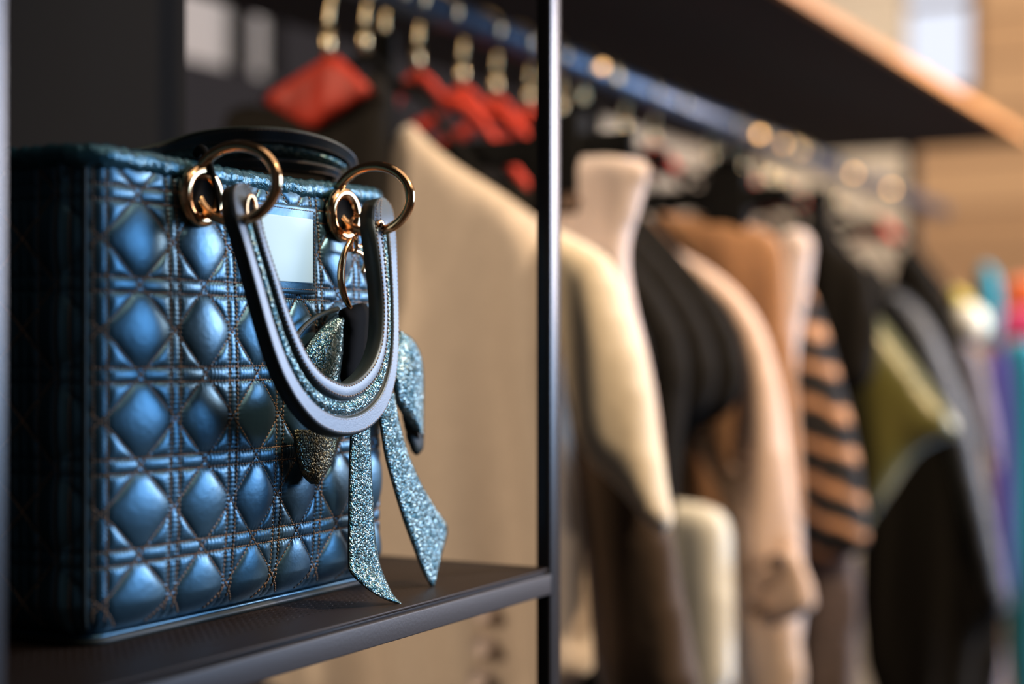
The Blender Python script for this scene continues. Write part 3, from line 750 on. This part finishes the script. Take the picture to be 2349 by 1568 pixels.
# front: broad red shouldered hanger with a black top
h1x = xr_(800) + .004
h = tag(empty('clothes_hanger', (h1x, YR, ZR)), 'red hanger with a broad flat yoke, nearest the camera', 'hanger', RED)
MB().tube(spline(hook_pts(h1x), 3), .0019, 10).build('hook', M['brass'], h)
MB().tube([(h1x, YR + .024, ZR - .022), (h1x, YR + .024, ZR - .054)], .0046, 16).build('ferrule', M['brass'], h)
yk = [(592, 228), (680, 172), (752, 128), (775, 128), (815, 165), (858, 208), (800, 245), (722, 300), (660, 268)]
P = [px(a, c, X=h1x - .010)[1:] for a, c in yk]
inflate('yoke', P, lambda v: (h1x - .010, v[0], v[1]), (-1, 0, 0), .004, .012, bump(mat('red_satin', (.46, .03, .012), .55), 'noise', 22, .004, .5, 1, .5), h, .006, .003, 20, 3, 0)
garment('top', h1x + .012, [(500, 270), (560, 235), (640, 250), (760, 200), (860, 160), (905, 215), (890, 300), (890, 900), (600, 900), (500, 700)], BLACK, 'black top hanging under the broad red yoke hanger, behind the handbag', 'top', T=.012)
# black tops whose necks show the red hangers
xb = [xr_(p) for p in (1010, 1110, 1186, 1262)]
lab = ['red hanger arching in an open black neckline, left of three shallower ones', 'red hanger with a long low right shoulder, second brass ferrule right of the arched one', 'red hanger mostly hidden, its pale ferrule between two others', 'red hanger with its pale ferrule right beside the dark post']
for i, x in enumerate(xb):
    hang(redH, x, lab[i], RED)
bw = [(-.19, -.60), (-.165, -.46), (-.168, -.37), (-.222, -.345), (-.232, -.300), (-.21, -.246), (-.15, -.180), (-.105, -.136), (-.090, -.146), (-.05, -.134), (0, -.118), (.035, -.110), (.045, -.098), (.10, -.125), (.17, -.165), (.21, -.210), (.235, -.40), (.20, -.62), (-.16, -.62)]
bl = ['black top with an open neck round the arched red hanger', 'black top behind the first open-necked one', 'black top third along behind the dark post', 'black jacket with its short dark shoulder right of the cream sleeve']
for i, x in enumerate(xb):
    bq = bw if i > 1 else [(-.205, -.60), (-.215, -.40)] + bw[4:]
    P = [(YR + .024 + a, ZR + c) for a, c in bq]
    o = inflate('top', P, lambda v, x=x: (x, v[0], v[1]), (-1, 0, 0), .0145, .016, BLACK, None, .010, .0, 14, i + 5, 2)
    tag(o, bl[i], 'top', 'black tops on red hangers')

# beige coat running behind the handbag and post, its cream sleeve right of the post
cx_ = 1.085
hang(blkH, cx_ + .012, 'black hanger inside the long beige coat', BLK)
coat = tag(empty('coat', (cx_, .70, CZ - .6)), 'long beige coat behind handbag and dark post, cream sleeve right of the post', 'coat')
garment('body', cx_, [(938, 272), (975, 320), (1050, 380), (1150, 440), (1235, 500), (1290, 560), (1312, 700), (1290, 860), (1310, 980), (1330, 1150), (1350, 1350), (1372, 1640), (540, 1640), (700, 1300), (840, 1000), (872, 600), (872, 400), (895, 330)], BEIGE, T=.012, R=.025, fold=.015, ff=8, seed=4, parent=coat, step=.009)
garment('sleeve', cx_ - .012, [(1255, 505), (1300, 535), (1350, 560), (1402, 592), (1432, 670), (1462, 760), (1490, 860), (1505, 980), (1532, 1120), (1548, 1225), (1490, 1215), (1420, 1120), (1345, 1056), (1312, 960), (1285, 800), (1262, 650)], CREAM, T=.022, R=.035, fold=.006, ff=12, seed=9, parent=coat, step=.008)
for a, c in ((1115, 1400), (1112, 1478), (1105, 1552)):
    button(cx_, a, c, PINK, coat, .008, -.016)
garment('dress', 1.108, [(1300, 930), (1400, 960), (1510, 1030), (1540, 1200), (1575, 1400), (1625, 1660), (1380, 1660), (1345, 1350), (1310, 1080)], SLEEVE_SHADE, 'dark brown piece for the shaded lower part of the cream coat sleeve', 'dress', T=.016, seed=3)  # shade on the lower sleeve, built as a separate dark brown piece
# pale skirt on a clip hanger above the cream sleeve
hang(clipH, 1.127, 'black clip hanger gripping the pale skirt right of the post', CLP)
sk = garment('skirt', 1.122, [(1230, 380), (1300, 362), (1380, 352), (1486, 368), (1494, 385), (1468, 480), (1440, 570), (1452, 680), (1490, 830), (1512, 960), (1530, 1120), (1545, 1300), (1380, 1300), (1300, 700), (1235, 560)], PINK, 'pale beige skirt clipped up above the cream sleeve', 'skirt', T=.006, R=.012, fold=.008, ff=16, seed=12)
button(1.122, 1316, 462, HORN, sk, .007, -.016)
# cream trousers low down between the dark lower sleeve and the trench coat
garment('trousers', 1.385, [(1500, 1150), (1560, 1148), (1640, 1160), (1678, 1198), (1682, 1300), (1684, 1640), (1500, 1640), (1480, 1400)], WHITE, 'cream trousers with a rounded top between the dark lower sleeve and the trench coat', 'trousers', T=.012, R=.02, fold=.006, ff=16, seed=14, it=1)
# trench coat
tx = 1.447
hang(blkH, tx + .012, 'black hanger inside the sand trench coat', BLK)
tc_ = tag(empty('trench_coat', (tx, .70, CZ - .6)), 'sand coloured trench coat with pale edge, buttoned sleeve and pocket flap', 'coat')
garment('body', tx, [(1440, 520), (1500, 540), (1600, 600), (1690, 680), (1745, 780), (1780, 950), (1800, 1150), (1820, 1350), (1862, 1660), (1690, 1660), (1690, 1300), (1650, 1120), (1560, 980), (1540, 700)], SAND, T=.012, R=.02, fold=.009, ff=10, seed=21, parent=tc_)
garment('lapel', tx - .028, [(1590, 770), (1640, 740), (1700, 780), (1700, 1000), (1680, 1120), (1640, 1060), (1600, 950)], TAN, T=.004, R=.02, fold=.002, parent=tc_)
garment('sleeve', tx - .020, [(1470, 535), (1560, 575), (1650, 628), (1715, 690), (1762, 770), (1795, 900), (1812, 1050), (1830, 1190), (1838, 1290), (1760, 1330), (1700, 1310), (1692, 1100), (1705, 900), (1690, 780), (1640, 690), (1540, 610)], PEACH, T=.016, R=.022, fold=.007, ff=13, seed=23, parent=tc_)
garment('pocket_flap', tx - .034, [(1700, 1330), (1790, 1270), (1822, 1240), (1878, 1375), (1850, 1410), (1740, 1450)], PEACH, T=.003, R=.008, fold=.001, parent=tc_, it=1)
for a, c in ((1700, 1062), (1787, 1290), (1745, 1402)): button(tx, a, c, HORN, tc_, .009, -.040)
# tan trousers clipped behind the trench coat, then a pale strip of another pair
hang(clipH, 1.507, 'black clip hanger gripping the tan trousers', CLP)
garment('trousers', 1.500, [(1440, 488), (1600, 492), (1760, 520), (1800, 560), (1812, 700), (1830, 900), (1850, 1300), (1600, 1300), (1500, 900)], TAN, 'tan suede trousers clipped behind the trench coat shoulder', 'trousers', T=.010, fold=.005, ff=12, seed=31)
garment('trousers', 1.545, [(1775, 540), (1830, 520), (1868, 545), (1862, 620), (1840, 740), (1822, 860), (1835, 1100), (1850, 1500), (1780, 1500), (1770, 800)], PINK, 'pale pink trousers, a narrow strip between tan trousers and striped knit', 'trousers', T=.014, fold=.003, seed=33)
# striped knit, dark lower knit
garment('jumper', 1.60, [(1845, 640), (1885, 720), (1925, 860), (1962, 1000), (1992, 1200), (1990, 1262), (1900, 1290), (1800, 1290), (1790, 900), (1810, 680)], STR, 'brown and black striped knit jumper beside the olive shirt', 'jumper', T=.022, fold=.003, seed=35)
garment('skirt', 1.62, [(1830, 1240), (1950, 1240), (1975, 1340), (1968, 1500), (1960, 1660), (1800, 1660)], RIBT, 'dark rough knit skirt showing below the striped jumper', 'skirt', T=.018, fold=.005, seed=36)
# olive shirt
hang(blkH, 1.88, 'black hanger inside the olive shirt', BLK)
ol = tag(empty('shirt', (1.88, .7, CZ - .4)), 'olive green satin shirt with a wide glossy short sleeve', 'shirt')
garment('body', 1.885, [(1835, 612), (1880, 625), (1960, 690), (2010, 780), (2040, 950), (2030, 1100), (1990, 1220), (1930, 1270), (1800, 1250), (1800, 800)], OLIVE, T=.020, fold=.006, ff=13, seed=41, parent=ol)
garment('sleeve', 1.865, [(1915, 660), (1950, 668), (2010, 715), (2065, 785), (2130, 880), (2198, 968), (2198, 1000), (2150, 1012), (2100, 1040), (2040, 1130), (1985, 1210), (1950, 1000), (1925, 800)], OLIVE, T=.026, R=.04, fold=.004, ff=12, seed=42, parent=ol)
# charcoal jacket
jk = tag(empty('jacket', (2.10, .7, CZ - .4)), 'charcoal jacket with a grey sheen on its shoulder, right of the olive shirt', 'jacket')
garment('body', 2.10, [(1985, 560), (2040, 650), (2120, 700), (2180, 850), (2230, 1020), (2280, 1250), (2325, 1420), (2240, 1450), (2230, 1660), (1960, 1660), (1980, 900)], BLACK, T=.022, fold=.006, seed=44, parent=jk)
garment('sleeve', 2.085, [(2030, 665), (2090, 685), (2140, 745), (2180, 840), (2225, 960), (2262, 1120), (2300, 1300), (2318, 1395), (2270, 1410), (2220, 1200), (2160, 980), (2100, 840), (2050, 740)], GREY, T=.022, R=.03, fold=.002, seed=45, parent=jk)
hang(blkH, 2.11, 'black hanger inside the charcoal jacket', BLK)
# black garments whose collars stand up between the hangers
garment('jacket', 1.72, [(1870, 470), (1900, 465), (1915, 560), (1990, 600), (2020, 700), (2010, 900), (1880, 900), (1850, 640)], BLACK, 'black jacket collar rising behind the olive shirt', 'jacket', T=.012)
garment('jacket', 2.30, [(2060, 570), (2110, 575), (2150, 640), (2190, 700), (2230, 900), (2300, 1300), (2300, 1660), (2050, 1660), (2030, 700)], BLACK, 'black jacket collar right of the charcoal shoulder', 'jacket', T=.012)
garment('skirt', 2.33, [(2225, 1440), (2300, 1410), (2312, 1660), (2200, 1660)], LAV, 'grey lilac hem low at the right behind the charcoal jacket', 'skirt', T=.012)
# far colourful clothes
garment('scarf', 2.45, [(2172, 655), (2215, 665), (2245, 720), (2230, 770), (2190, 740)], YEL, 'small yellow scarf at the right of the rail', 'scarf', T=.012, R=.02)
garment('top', 2.40, [(2185, 705), (2225, 690), (2265, 715), (2272, 760), (2240, 788), (2195, 785), (2178, 745)], WHITE, 'bright white rounded top below the yellow scarf', 'top', T=.024, R=.03, fold=.001)
garment('blouse', 2.50, [(2190, 780), (2250, 800), (2275, 920), (2290, 1000), (2300, 1100), (2240, 1000), (2190, 860)], LAV, 'grey lilac blouse below the white top', 'blouse', T=.014)
garment('dress', 2.60, [(2235, 600), (2290, 610), (2300, 720), (2290, 800), (2240, 760)], TEAL, 'dark teal dress shoulder above the violet one', 'dress', T=.012, R=.02)
garment('dress', 2.62, [(2260, 780), (2310, 800), (2315, 1000), (2318, 1250), (2328, 1400), (2300, 1400), (2270, 1100)], PURP, 'violet dress strip between the jacket and the teal dress', 'dress', T=.012, R=.02)
garment('dress', 2.66, [(2290, 800), (2330, 770), (2420, 800), (2430, 1660), (2310, 1660), (2300, 1200)], TEAL, 'long teal dress hanging at the far right', 'dress', T=.018, fold=.006)
garment('top', 2.74, [(2285, 720), (2330, 700), (2420, 720), (2420, 880), (2330, 850), (2290, 780)], MAG, 'magenta top at the right edge above the teal dress', 'top', T=.014, R=.02)
garment('top', 2.82, [(2290, 650), (2340, 630), (2420, 650), (2420, 745), (2320, 740)], ORG, 'orange top at the right edge above the magenta one', 'top', T=.014, R=.02)
# remaining hangers along the rail
for i, (p, pr, l, g) in enumerate(((1385, gripH, 'black grip hanger with a wide neck above the pale skirt', CLP), (1712, gripH, 'black grip hanger with a wide neck above the tan trousers', CLP), (1915, gripH, 'black grip hanger with a wide neck left of the far hook glints', CLP), (1382, blkH, 'black hanger, first one right of the dark post', BLK), (1475, blkH, 'black hanger, second along the rail right of the post', BLK), (1540, midH, 'black hanger with red centre above the trench coat shoulder', RED), (1743, midH, 'black hanger with red centre above the tan trousers', RED),
     (1795, blkH, 'black hanger above the striped jumper', BLK), (1835, midH, 'black hanger with red centre just above the pale pink trousers', RED), (1958, blkH, 'black hanger above the charcoal jacket', BLK), (2045, midH, 'last red-centred hanger towards the far end of the rail', RED))):
    hang(pr, xr_(p), l, g, 0)

# glints on the brass hooks, imitated by small added glowing beads
LW = mat('glint_glow', (1, .8, .5), .4); lb = LW.node_tree.nodes['Principled BSDF']; lb.inputs['Emission Color'].default_value = (1.0, .52, .17, 1)
for i, (a, c, e, l) in enumerate(((1382, 153, 4.5, 'added hook glint on the rail nearest the dark post'), (1743, 308, 8, 'brightest added hook glint, first of the trio on the rail'), (1797, 330, 3.4, 'middle one of the three added hook glints close together on the rail'), (1838, 345, 2.2, 'dimmest added hook glint, last of the trio on the rail'),
        (1958, 397, 6, 'added hook glint second from the far end of the rail'), (2045, 433, 7.5, 'added hook glint at the far end of the rail'))):
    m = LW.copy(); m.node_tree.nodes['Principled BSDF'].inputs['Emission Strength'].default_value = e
    p = px(a, c, Y=YR - .0195); r = tag(empty('hook_glint', (p[0], YR - .0165, p[2])), l, 'glint', 'added hook glints on the rail')
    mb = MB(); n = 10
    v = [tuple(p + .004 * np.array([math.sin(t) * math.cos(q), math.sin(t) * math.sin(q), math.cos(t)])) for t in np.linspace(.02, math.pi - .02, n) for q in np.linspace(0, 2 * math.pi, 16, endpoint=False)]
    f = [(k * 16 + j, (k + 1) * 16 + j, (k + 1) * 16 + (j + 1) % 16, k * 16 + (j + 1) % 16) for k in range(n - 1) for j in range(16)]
    mb.add(v, f).build('glint_bead', m, r)
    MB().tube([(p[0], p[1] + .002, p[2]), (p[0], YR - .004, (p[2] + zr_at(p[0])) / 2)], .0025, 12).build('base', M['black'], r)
